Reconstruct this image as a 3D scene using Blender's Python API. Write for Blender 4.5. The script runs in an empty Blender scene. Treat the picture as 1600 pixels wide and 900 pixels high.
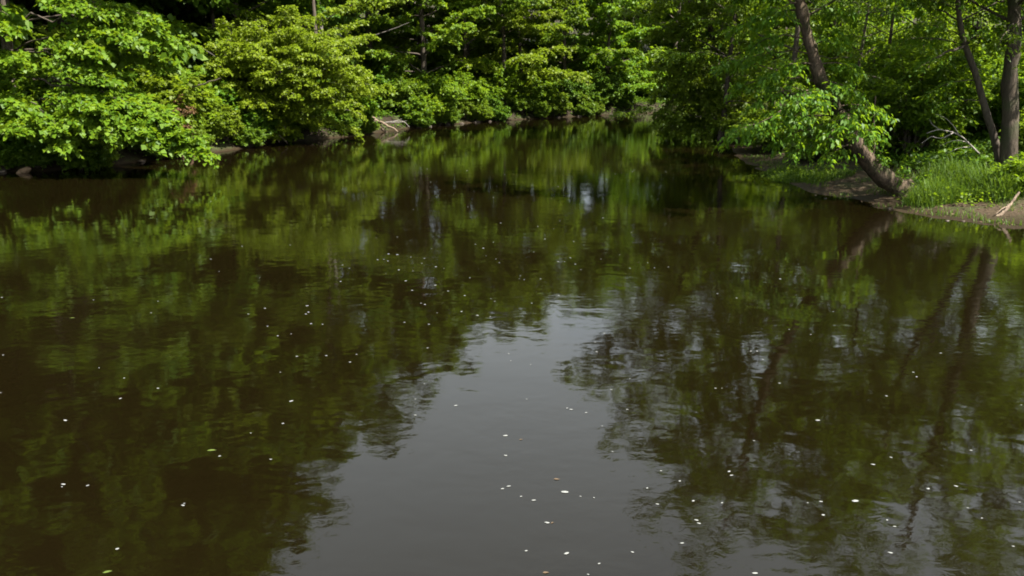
import bpy, math, random
import numpy as np
from mathutils import Vector

rng = np.random.default_rng(7)
random.seed(7)
R = math.radians
scene = bpy.context.scene
COL = scene.collection

# ------------------------------------------------------------------ camera
CAM_Z, FPX = 4.0, 1250.0
PITCH = math.atan(350.0 / FPX)
cam_d = bpy.data.cameras.new('camera')
cam = bpy.data.objects.new('camera', cam_d)
COL.objects.link(cam)
cam.location = (0, 0, CAM_Z)
cam.rotation_euler = (math.pi / 2 - PITCH, 0, 0)
cam_d.sensor_width = 36
cam_d.lens = 36 * FPX / 1600
cam_d.clip_end = 3000
scene.camera = cam

# ------------------------------------------------------------------ sky and sun
SUN_AZ, SUN_EL = R(124), R(54)          # azimuth clockwise from +Y (view direction)
world = bpy.data.worlds.new('World')
scene.world = world
world.use_nodes = True
nt = world.node_tree
nt.nodes.clear()
wo = nt.nodes.new('ShaderNodeOutputWorld')
bg = nt.nodes.new('ShaderNodeBackground')
sky = nt.nodes.new('ShaderNodeTexSky')
sky.sky_type = 'NISHITA'
sky.sun_disc = False
sky.sun_elevation = SUN_EL
sky.sun_rotation = SUN_AZ
sky.air_density = 1.0
sky.dust_density = 3.5
sky.ozone_density = 1.0
bg.inputs['Strength'].default_value = 0.10
wtc = nt.nodes.new('ShaderNodeTexCoord')
wnz = nt.nodes.new('ShaderNodeTexNoise')
wnz.inputs['Scale'].default_value = 1.8
wnz.inputs['Detail'].default_value = 6.0
wrp = nt.nodes.new('ShaderNodeMapRange')
wrp.inputs['From Min'].default_value = 0.35
wrp.inputs['From Max'].default_value = 0.6
wrp.inputs['To Min'].default_value = 0.45
wrp.inputs['To Max'].default_value = 0.95
wmx = nt.nodes.new('ShaderNodeMix')
wmx.data_type = 'RGBA'
wmx.inputs[7].default_value = (3.7, 4.05, 4.2, 1)
nt.links.new(wtc.outputs['Generated'], wnz.inputs['Vector'])
nt.links.new(wnz.outputs[0], wrp.inputs['Value'])
nt.links.new(wrp.outputs[0], wmx.inputs[0])
nt.links.new(sky.outputs[0], wmx.inputs[6])
nt.links.new(wmx.outputs[2], bg.inputs['Color'])
nt.links.new(bg.outputs[0], wo.inputs['Surface'])

sun_d = bpy.data.lights.new('sun', 'SUN')
sun_d.energy = 5.0
sun_d.angle = R(0.5)
sun_d.color = (1.0, 0.95, 0.86)
sun = bpy.data.objects.new('sun', sun_d)
COL.objects.link(sun)
sdir = Vector((math.sin(SUN_AZ) * math.cos(SUN_EL), math.cos(SUN_AZ) * math.cos(SUN_EL), math.sin(SUN_EL)))
sun.rotation_euler = sdir.to_track_quat('Z', 'Y').to_euler()
sun.location = (30, 0, 40)

vs = scene.view_settings
vs.view_transform = 'Standard'
vs.look = 'None'
vs.exposure = 2.15
scene.cycles.filter_width = 1.8
vs.gamma = 1.0
vs.use_curve_mapping = False

# ------------------------------------------------------------------ helpers
CP, SP = math.cos(PITCH), math.sin(PITCH)


def ray(px, py):
    x, v = (px - 800) / FPX, (450 - py) / FPX
    return np.array([x, CP + v * SP, -SP + v * CP])


def ground(px, py, z=0.0):
    """point of the plane z seen at a photo pixel"""
    d = ray(px, py)
    return np.array([0, 0, CAM_Z]) + d * ((z - CAM_Z) / d[2])


def at(px, py, Y):
    """point at depth Y (metres along +Y) seen at a photo pixel"""
    d = ray(px, py)
    return np.array([0, 0, CAM_Z]) + d * (Y / d[1])


def norm(v):
    return v / np.maximum(np.linalg.norm(v, axis=-1, keepdims=True), 1e-9)


def tag(o, label=None, cat=None, group=None, kind=None):
    if label: o['label'] = label
    if cat: o['category'] = cat
    if group: o['group'] = group
    if kind: o['kind'] = kind
    return o


def empty(name, loc, label, cat, group=None):
    o = bpy.data.objects.new(name, None)
    o.empty_display_size = 0.3
    o.location = tuple(float(c) for c in loc)
    COL.objects.link(o)
    return tag(o, label, cat, group)


def mesh_np(name, verts, faces, mat, smooth=False):
    """faces: (n,k) int array"""
    me = bpy.data.meshes.new(name)
    verts = np.asarray(verts, np.float32)
    faces = np.asarray(faces, np.int32)
    n, k = faces.shape
    me.vertices.add(len(verts))
    me.vertices.foreach_set('co', verts.ravel())
    me.loops.add(n * k)
    me.loops.foreach_set('vertex_index', faces.ravel())
    me.polygons.add(n)
    me.polygons.foreach_set('loop_start', np.arange(n, dtype=np.int32) * k)
    if smooth:
        me.polygons.foreach_set('use_smooth', np.ones(n, bool))
    me.update(calc_edges=True)
    if mat:
        me.materials.append(mat)
    return me


def link(name, me, parent=None, origin=None):
    o = bpy.data.objects.new(name, me)
    COL.objects.link(o)
    if parent is not None:
        o.parent = parent
    return o


def tubes(paths, radii, sides):
    """paths (N,m,3), radii (N,m) -> verts, quad faces; ends closed to a point by radius"""
    paths = np.asarray(paths, float)
    N, m, _ = paths.shape
    tan = np.gradient(paths, axis=1)
    tan = norm(tan)
    mean = norm(tan.mean(1))
    ref = np.where(np.abs(mean[:, 2:3]) > 0.8, np.array([[1.0, 0, 0]]), np.array([[0, 0, 1.0]]))
    a = norm(np.cross(tan, ref[:, None, :]))
    b = np.cross(tan, a)
    ang = np.linspace(0, 2 * math.pi, sides, endpoint=False)
    ring = (np.cos(ang)[None, None, :, None] * a[:, :, None, :] + np.sin(ang)[None, None, :, None] * b[:, :, None, :])
    v = paths[:, :, None, :] + ring * np.asarray(radii)[:, :, None, None]
    idx = np.arange(N * m * sides).reshape(N, m, sides)
    f = np.stack([idx[:, :-1, :], np.roll(idx, -1, 2)[:, :-1, :], np.roll(idx, -1, 2)[:, 1:, :], idx[:, 1:, :]], -1)
    return v.reshape(-1, 3), f.reshape(-1, 4)


def spline(pts, n):
    """Catmull-Rom through pts, n samples"""
    p = np.asarray(pts, float)
    p = np.vstack([2 * p[0] - p[1], p, 2 * p[-1] - p[-2]])
    k = len(p) - 3
    out = []
    for s in np.linspace(0, k - 1e-6, n):
        i = int(s); t = s - i
        a, b, c, d = p[i], p[i + 1], p[i + 2], p[i + 3]
        out.append(0.5 * ((2 * b) + (c - a) * t + (2 * a - 5 * b + 4 * c - d) * t * t + (-a + 3 * b - 3 * c + d) * t ** 3))
    return np.array(out)


# ------------------------------------------------------------------ materials
def new_mat(name):
    m = bpy.data.materials.new(name)
    m.use_nodes = True
    nt = m.node_tree
    nt.nodes.clear()
    out = nt.nodes.new('ShaderNodeOutputMaterial')
    return m, nt, out


def N(nt, kind, **kw):
    n = nt.nodes.new(kind)
    for k, v in kw.items():
        if hasattr(n, k) and k not in n.inputs:
            setattr(n, k, v)
        else:
            n.inputs[k].default_value = v
    return n


def ramp(nt, fac, stops):
    r = nt.nodes.new('ShaderNodeValToRGB')
    el = r.color_ramp.elements
    while len(el) < len(stops):
        el.new(0.5)
    for e, (p, c) in zip(el, stops):
        e.position = p
        e.color = (*c, 1) if len(c) == 3 else c
    nt.links.new(fac, r.inputs['Fac'])
    return r


def leaf_mat(name, dark, mid, light, trans, tfac=0.45, rough=0.5):
    m, nt, out = new_mat(name)
    geo = N(nt, 'ShaderNodeNewGeometry')
    obi = N(nt, 'ShaderNodeObjectInfo')
    tc = N(nt, 'ShaderNodeTexCoord')
    nz = N(nt, 'ShaderNodeTexNoise', Scale=0.55, Detail=2.0)
    nt.links.new(tc.outputs['Object'], nz.inputs['Vector'])
    a = N(nt, 'ShaderNodeMath', operation='MULTIPLY_ADD')
    nt.links.new(geo.outputs['Random Per Island'], a.inputs[0])
    a.inputs[1].default_value = 0.7
    b = N(nt, 'ShaderNodeMath', operation='MULTIPLY_ADD')
    nt.links.new(nz.outputs[0], b.inputs[0])
    b.inputs[1].default_value = 0.6
    b.inputs[2].default_value = -0.17
    nt.links.new(b.outputs[0], a.inputs[2])
    c = ramp(nt, a.outputs[0], [(0.0, dark), (0.5, mid), (1.0, light)])
    hv = N(nt, 'ShaderNodeHueSaturation', Saturation=1.0)
    mv = N(nt, 'ShaderNodeMapRange')
    mv.inputs['To Min'].default_value = 0.475
    mv.inputs['To Max'].default_value = 0.52
    nt.links.new(obi.outputs['Random'], mv.inputs['Value'])
    nt.links.new(mv.outputs[0], hv.inputs['Hue'])
    nt.links.new(c.outputs[0], hv.inputs['Color'])
    p = N(nt, 'ShaderNodeBsdfPrincipled', Roughness=rough)
    p.inputs['Specular IOR Level'].default_value = 0.22
    nt.links.new(hv.outputs[0], p.inputs['Base Color'])
    t = N(nt, 'ShaderNodeBsdfTranslucent')
    mx = N(nt, 'ShaderNodeMix', data_type='RGBA')
    mx.inputs[0].default_value = 0.55
    nt.links.new(hv.outputs[0], mx.inputs[6])
    mx.inputs[7].default_value = (*trans, 1)
    nt.links.new(mx.outputs[2], t.inputs['Color'])
    ms = N(nt, 'ShaderNodeMixShader')
    ms.inputs[0].default_value = tfac
    nt.links.new(p.outputs[0], ms.inputs[1])
    nt.links.new(t.outputs[0], ms.inputs[2])
    nt.links.new(ms.outputs[0], out.inputs['Surface'])
    return m


def bark_mat(name, c0, c1, moss=None, scale=5.0, bump=1.0):
    m, nt, out = new_mat(name)
    tc = N(nt, 'ShaderNodeTexCoord')
    mp = N(nt, 'ShaderNodeMapping')
    mp.inputs['Scale'].default_value = (1, 1, 0.25)
    nt.links.new(tc.outputs['Object'], mp.inputs['Vector'])
    nz = N(nt, 'ShaderNodeTexNoise', Scale=scale * 3, Detail=6.0, Roughness=0.65)
    nt.links.new(mp.outputs[0], nz.inputs['Vector'])
    n2 = N(nt, 'ShaderNodeTexNoise', Scale=scale * 0.35, Detail=3.0)
    nt.links.new(tc.outputs['Object'], n2.inputs['Vector'])
    c = ramp(nt, nz.outputs[0], [(0.3, c0), (0.7, c1)])
    src = c.outputs[0]
    if moss:
        r2 = ramp(nt, n2.outputs[0], [(0.5, (0, 0, 0)), (0.62, (1, 1, 1))])
        mx = N(nt, 'ShaderNodeMix', data_type='RGBA')
        nt.links.new(r2.outputs[0], mx.inputs[0])
        nt.links.new(src, mx.inputs[6])
        mx.inputs[7].default_value = (*moss, 1)
        src = mx.outputs[2]
    p = N(nt, 'ShaderNodeBsdfPrincipled', Roughness=0.9)
    p.inputs['Specular IOR Level'].default_value = 0.2
    nt.links.new(src, p.inputs['Base Color'])
    bp = N(nt, 'ShaderNodeBump', Strength=0.9, Distance=0.03 * bump)
    nt.links.new(nz.outputs[0], bp.inputs['Height'])
    nt.links.new(bp.outputs[0], p.inputs['Normal'])
    nt.links.new(p.outputs[0], out.inputs['Surface'])
    return m


def plain_mat(name, c0, c1, scale=8.0, rough=0.8, bump=0.01, spec=0.3):
    m, nt, out = new_mat(name)
    tc = N(nt, 'ShaderNodeTexCoord')
    nz = N(nt, 'ShaderNodeTexNoise', Scale=scale, Detail=5.0)
    nt.links.new(tc.outputs['Object'], nz.inputs['Vector'])
    c = ramp(nt, nz.outputs[0], [(0.3, c0), (0.7, c1)])
    p = N(nt, 'ShaderNodeBsdfPrincipled', Roughness=rough)
    p.inputs['Specular IOR Level'].default_value = spec
    nt.links.new(c.outputs[0], p.inputs['Base Color'])
    bp = N(nt, 'ShaderNodeBump', Strength=0.6, Distance=bump)
    nt.links.new(nz.outputs[0], bp.inputs['Height'])
    nt.links.new(bp.outputs[0], p.inputs['Normal'])
    nt.links.new(p.outputs[0], out.inputs['Surface'])
    return m


M = {}
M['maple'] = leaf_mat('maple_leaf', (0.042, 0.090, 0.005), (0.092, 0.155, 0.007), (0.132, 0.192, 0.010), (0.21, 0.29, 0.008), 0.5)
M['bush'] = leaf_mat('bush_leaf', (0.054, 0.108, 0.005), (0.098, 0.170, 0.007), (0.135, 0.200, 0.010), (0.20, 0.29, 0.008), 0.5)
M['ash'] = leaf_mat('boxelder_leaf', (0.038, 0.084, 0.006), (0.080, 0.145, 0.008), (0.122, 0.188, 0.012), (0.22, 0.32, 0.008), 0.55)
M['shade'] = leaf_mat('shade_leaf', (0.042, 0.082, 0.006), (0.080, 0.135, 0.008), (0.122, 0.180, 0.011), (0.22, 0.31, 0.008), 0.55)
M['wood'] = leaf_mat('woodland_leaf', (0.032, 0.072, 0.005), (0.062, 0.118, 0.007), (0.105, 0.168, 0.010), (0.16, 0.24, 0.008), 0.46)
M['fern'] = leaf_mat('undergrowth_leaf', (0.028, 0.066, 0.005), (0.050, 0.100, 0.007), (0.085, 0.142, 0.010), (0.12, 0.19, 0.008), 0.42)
M['grass'] = leaf_mat('grass_blade', (0.026, 0.058, 0.005), (0.050, 0.095, 0.007), (0.095, 0.145, 0.014), (0.11, 0.17, 0.008), 0.45, 0.55)
M['litter'] = leaf_mat('leaf_litter', (0.03, 0.020, 0.012), (0.075, 0.050, 0.030), (0.14, 0.10, 0.06), (0.08, 0.05, 0.03), 0.15, 0.8)
M['rust'] = leaf_mat('withered_leaf', (0.040, 0.018, 0.008), (0.075, 0.034, 0.014), (0.11, 0.055, 0.022), (0.09, 0.04, 0.012), 0.3, 0.7)
M['bark'] = bark_mat('dark_bark', (0.030, 0.024, 0.018), (0.085, 0.068, 0.052))
M['bark_grey'] = bark_mat('grey_bark', (0.060, 0.055, 0.048), (0.15, 0.135, 0.115))
M['bark_pale'] = bark_mat('pale_bark', (0.08, 0.074, 0.062), (0.19, 0.175, 0.15))
M['bark_lean'] = bark_mat('leaning_trunk_bark', (0.014, 0.010, 0.007), (0.125, 0.090, 0.060), (0.026, 0.028, 0.010), 4.0, 3.0)
M['bark_lean2'] = bark_mat('brown_grey_bark', (0.022, 0.017, 0.012), (0.072, 0.056, 0.040), (0.035, 0.036, 0.018), 4.0, 2.0)
M['dead'] = bark_mat('bleached_wood', (0.065, 0.045, 0.030), (0.19, 0.145, 0.105), None, 7)
M['dead_white'] = bark_mat('white_twig', (0.13, 0.115, 0.10), (0.28, 0.255, 0.23), None, 9)
M['dead_brown'] = bark_mat('brown_root', (0.030, 0.017, 0.010), (0.085, 0.052, 0.032), None, 7)
M['rock'] = plain_mat('tan_stone', (0.10, 0.062, 0.036), (0.20, 0.13, 0.080), 6, 0.85, 0.02)
M['stone_dark'] = plain_mat('wet_stone', (0.025, 0.019, 0.015), (0.075, 0.058, 0.044), 7, 0.6, 0.02)
M['foam'] = plain_mat('white_foam', (0.08, 0.085, 0.08), (0.19, 0.195, 0.185), 60, 0.75, 0.003)
M['leaf_green'] = plain_mat('fallen_green_leaf', (0.03, 0.05, 0.008), (0.065, 0.085, 0.014), 30, 0.5, 0.002)
M['leaf_brown'] = plain_mat('fallen_tan_leaf', (0.04, 0.026, 0.015), (0.085, 0.06, 0.035), 30, 0.6, 0.002)

# ------------------------------------------------------------------ ground with the river channel
LEFT_PX = [(-40, 272), (0, 268), (70, 268), (180, 258), (250, 249), (330, 240), (440, 223), (560, 212), (640, 201),
           (700, 195), (760, 190), (830, 186), (900, 182), (990, 178)]
RIGHT_PX = [(1640, 366), (1600, 358), (1520, 350), (1440, 338), (1370, 326), (1300, 310), (1240, 288), (1190, 266),
            (1160, 252), (1140, 232), (1128, 213)]
LEFT = [np.array(p) for p in [(-16., -80.), (-18., 0.), (-20.5, 22.)]] + [ground(*p)[:2] for p in LEFT_PX] + \
       [np.array(p) for p in [(16., 71.5), (24., 75.), (40., 80.), (80., 90.), (320., 130.)]]
RIGHT = [np.array(p) for p in [(10., -80.), (11.5, 0.), (12.6, 12.)]] + [ground(*p)[:2] for p in RIGHT_PX] + \
        [np.array(p) for p in [(14., 53.), (18.5, 59.), (27., 64.), (42., 69.), (80., 78.), (320., 112.)]]
LEFT, RIGHT = np.array(LEFT), np.array(RIGHT)


def dist_poly(P, L):
    d = np.full(len(P), 1e9)
    for a, b in zip(L[:-1], L[1:]):
        ab = b - a
        t = np.clip(((P - a) @ ab) / (ab @ ab), 0, 1)
        q = a + t[:, None] * ab
        d = np.minimum(d, np.linalg.norm(P - q, axis=1))
    return d


WPOLY = np.vstack([LEFT, RIGHT[::-1]])


def inside(P, poly):
    c = np.zeros(len(P), bool)
    x, y = P[:, 0], P[:, 1]
    j = len(poly) - 1
    for i in range(len(poly)):
        xi, yi = poly[i]; xj, yj = poly[j]
        cond = ((yi > y) != (yj > y))
        with np.errstate(divide='ignore', invalid='ignore'):
            c ^= cond & (x < (xj - xi) * (y - yi) / (yj - yi + 1e-12) + xi)
        j = i
    return c


def wob(P, s, seed):
    r = np.random.default_rng(seed)
    out = np.zeros(len(P))
    for k in range(6):
        a = r.uniform(0, 2 * math.pi); f = s * r.uniform(0.6, 1.7); ph = r.uniform(0, 6.28)
        out += np.sin((P[:, 0] * math.cos(a) + P[:, 1] * math.sin(a)) * f + ph)
    return out / 6


def height(P):
    P = np.atleast_2d(np.asarray(P, float))[:, :2]
    dl, dr = dist_poly(P, LEFT), dist_poly(P, RIGHT)
    w = inside(P, WPOLY)
    dl = dl + wob(P, 1.3, 3) * 0.25 * np.clip(dl, 0, 1)
    left = dl < dr
    ss = lambda t: np.clip(t, 0, 1) ** 2 * (3 - 2 * np.clip(t, 0, 1))
    hl = 0.75 * ss(dl / 1.0) + 0.12 * np.clip(dl - 1.2, 0, None) + 0.10 * np.clip(dl - 12, 0, 60)
    hr = 0.05 * np.clip(dr, 0, 2) + 0.28 * ss((dr - 0.9) / 2.4) + 0.10 * np.clip(dr - 2.5, 0, None) + 0.09 * np.clip(dr - 14, 0, 60)
    d = np.minimum(dl, dr)
    hw = -0.16 * d - 0.5 * ss(d / 3)
    nr = (wob(P, 2.6, 51) * 0.05 + wob(P, 6.5, 52) * 0.025) * np.clip(1 - dr / 2.2, 0, 1)
    hw = hw + nr; hr = hr + nr
    h = np.where(left, hl, hr)
    h = h + (wob(P, 0.9, 5) * 0.16 + wob(P, 3.1, 6) * 0.05) * np.clip((d - 0.5) / 2.5, 0, 1)
    h = np.where(left, h, h + (wob(P, 4.5, 9) * 0.03 + wob(P, 2.0, 10) * .05) * np.clip(d * 2, 0, 1))
    return np.where(w, hw, h)


def hz(x, y):
    return float(height(np.array([[x, y]]))[0])


xs = np.concatenate([np.linspace(-700, -60, 24)[:-1], np.linspace(-60, -34, 22)[:-1], np.arange(-34, 34, 0.42), np.linspace(34, 90, 40)[1:], np.linspace(90, 700, 24)[1:]])
ys = np.concatenate([np.linspace(-300, -20, 14)[:-1], np.linspace(-20, 12, 24)[:-1], np.arange(12, 86, 0.42), np.linspace(86, 160, 36)[1:], np.linspace(160, 900, 24)[1:]])
GX, GY = np.meshgrid(xs, ys)
GP = np.stack([GX.ravel(), GY.ravel()], 1)
GZ = height(GP)
nx, ny = len(xs), len(ys)
gi = np.arange(nx * ny).reshape(ny, nx)
gf = np.stack([gi[:-1, :-1], gi[:-1, 1:], gi[1:, 1:], gi[1:, :-1]], -1).reshape(-1, 4)
gm, gnt, gout = new_mat('woodland_soil')
tc = N(gnt, 'ShaderNodeTexCoord')
n1 = N(gnt, 'ShaderNodeTexNoise', Scale=1.1, Detail=7.0, Roughness=0.65)
n2 = N(gnt, 'ShaderNodeTexNoise', Scale=14.0, Detail=6.0, Roughness=0.7)
n3 = N(gnt, 'ShaderNodeTexNoise', Scale=0.35, Detail=4.0)
for n in (n1, n2, n3):
    gnt.links.new(tc.outputs['Object'], n.inputs['Vector'])
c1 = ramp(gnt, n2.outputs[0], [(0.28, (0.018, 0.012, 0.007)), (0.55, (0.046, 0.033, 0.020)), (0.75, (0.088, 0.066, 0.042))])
ch = ramp(gnt, n2.outputs[0], [(0.28, (0.008, 0.006, 0.003)), (0.55, (0.018, 0.013, 0.008)), (0.78, (0.036, 0.026, 0.016))])  # dark humus, darkened further so the colour carries the left bank's shade
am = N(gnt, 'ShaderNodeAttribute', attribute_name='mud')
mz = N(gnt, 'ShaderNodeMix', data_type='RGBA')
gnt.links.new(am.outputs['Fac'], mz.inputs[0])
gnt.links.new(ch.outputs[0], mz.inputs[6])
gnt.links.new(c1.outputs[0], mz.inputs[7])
c2 = ramp(gnt, n1.outputs[0], [(0.46, (0, 0, 0)), (0.60, (1, 1, 1))])
mx = N(gnt, 'ShaderNodeMix', data_type='RGBA')
gnt.links.new(c2.outputs[0], mx.inputs[0])
gnt.links.new(mz.outputs[2], mx.inputs[6])
mx.inputs[7].default_value = (0.028, 0.034, 0.011, 1)
gp = N(gnt, 'ShaderNodeBsdfPrincipled', Roughness=0.85)
gp.inputs['Specular IOR Level'].default_value = 0.12
gg = N(gnt, 'ShaderNodeNewGeometry')
gs = N(gnt, 'ShaderNodeSeparateXYZ')
gnt.links.new(gg.outputs['Position'], gs.inputs[0])
gw = N(gnt, 'ShaderNodeMapRange')
gw.inputs['From Min'].default_value = 0.02
gw.inputs['From Max'].default_value = 0.16
gnt.links.new(gs.outputs['Z'], gw.inputs['Value'])
gx = N(gnt, 'ShaderNodeMix', data_type='RGBA')
gnt.links.new(gw.outputs[0], gx.inputs[0])
gx.inputs[6].default_value = (0.017, 0.011, 0.005, 1)
gnt.links.new(mx.outputs[2], gx.inputs[7])
gnt.links.new(gx.outputs[2], gp.inputs['Base Color'])
gr_ = N(gnt, 'ShaderNodeMapRange')
gr_.inputs['To Min'].default_value = 0.65
gr_.inputs['To Max'].default_value = 0.9
gnt.links.new(gw.outputs[0], gr_.inputs['Value'])
gnt.links.new(gr_.outputs[0], gp.inputs['Roughness'])
gb = N(gnt, 'ShaderNodeBump', Strength=0.9, Distance=0.05)
gnt.links.new(n2.outputs[0], gb.inputs['Height'])
gnt.links.new(gb.outputs[0], gp.inputs['Normal'])
gnt.links.new(gp.outputs[0], gout.inputs['Surface'])
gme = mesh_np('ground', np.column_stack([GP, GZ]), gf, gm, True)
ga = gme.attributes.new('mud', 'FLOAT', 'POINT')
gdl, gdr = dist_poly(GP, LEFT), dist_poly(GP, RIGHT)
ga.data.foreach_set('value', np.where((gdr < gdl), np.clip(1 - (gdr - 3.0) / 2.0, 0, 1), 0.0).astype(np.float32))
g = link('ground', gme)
tag(g, 'brown earth banks rising into the woods on both sides of the river', kind='structure')

# ------------------------------------------------------------------ water
wm, wnt, wout = new_mat('river_water')
tc = N(wnt, 'ShaderNodeTexCoord')
mp = N(wnt, 'ShaderNodeMapping')
mp.inputs['Scale'].default_value = (1.0, 1.35, 1.0)
wnt.links.new(tc.outputs['Object'], mp.inputs['Vector'])
w1 = N(wnt, 'ShaderNodeTexNoise', Scale=1.5, Detail=2.0, Roughness=0.5, Distortion=0.3)
w2 = N(wnt, 'ShaderNodeTexNoise', Scale=6.0, Detail=3.0, Roughness=0.55, Distortion=0.4)
w0 = N(wnt, 'ShaderNodeTexNoise', Scale=0.16, Detail=3.0, Roughness=0.55)
for n in (w1, w2, w0):
    wnt.links.new(mp.outputs[0], n.inputs['Vector'])
pr = ramp(wnt, w0.outputs[0], [(0.42, (0.18,) * 3), (0.66, (1,) * 3)])
b1 = N(wnt, 'ShaderNodeBump', Strength=1.0, Distance=0.0046)
wnt.links.new(w1.outputs[0], b1.inputs['Height'])
b2 = N(wnt, 'ShaderNodeBump', Distance=0.0021)
wnt.links.new(pr.outputs[0], b2.inputs['Strength'])
wnt.links.new(w2.outputs[0], b2.inputs['Height'])
wnt.links.new(b1.outputs[0], b2.inputs['Normal'])
wp = N(wnt, 'ShaderNodeBsdfPrincipled', Roughness=0.04, IOR=1.333)
wc = ramp(wnt, w0.outputs[0], [(0.3, (0.0029, 0.0020, 0.0006)), (0.7, (0.0036, 0.0025, 0.0008))])
wnt.links.new(wc.outputs[0], wp.inputs['Base Color'])
wnt.links.new(b2.outputs[0], wp.inputs['Normal'])
wnt.links.new(wp.outputs[0], wout.inputs['Surface'])
wv = np.array([(-45, -80, 0), (330, -80, 0), (330, 135, 0), (-45, 135, 0)], float)
wtr = link('river_water', mesh_np('river_water', wv, [[0, 1, 2, 3]], wm))
tag(wtr, 'dark brown slow river mirroring the trees and a wedge of sky', kind='structure')


# ------------------------------------------------------------------ plants
LEAF = {  # half outline of a leaf: base, side points, tip  (x across, y along)
    'maple': ((0.50, 0.38),),
    'narrow': ((0.22, 0.42),),
    'round': ((0.40, 0.45),),
}


def leaves_mesh(name, pos, axis, nrm, size, shape, mat):
    """one folded leaf per entry"""
    n = len(pos)
    axis = norm(axis)
    side = norm(np.cross(nrm, axis))
    nr = np.cross(axis, side)
    w, m = LEAF[shape][0]
    s = size[:, None]
    v = np.empty((n, 4, 3), np.float32)
    v[:, 0] = pos
    v[:, 1] = pos + axis * s * m + side * s * w + nr * s * 0.10
    v[:, 2] = pos + axis * s - nr * s * 0.10
    v[:, 3] = pos + axis * s * m - side * s * w + nr * s * 0.10
    f = np.arange(n * 4, dtype=np.int32).reshape(n, 4)
    return mesh_np(name, v.reshape(-1, 3), f, mat)


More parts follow.
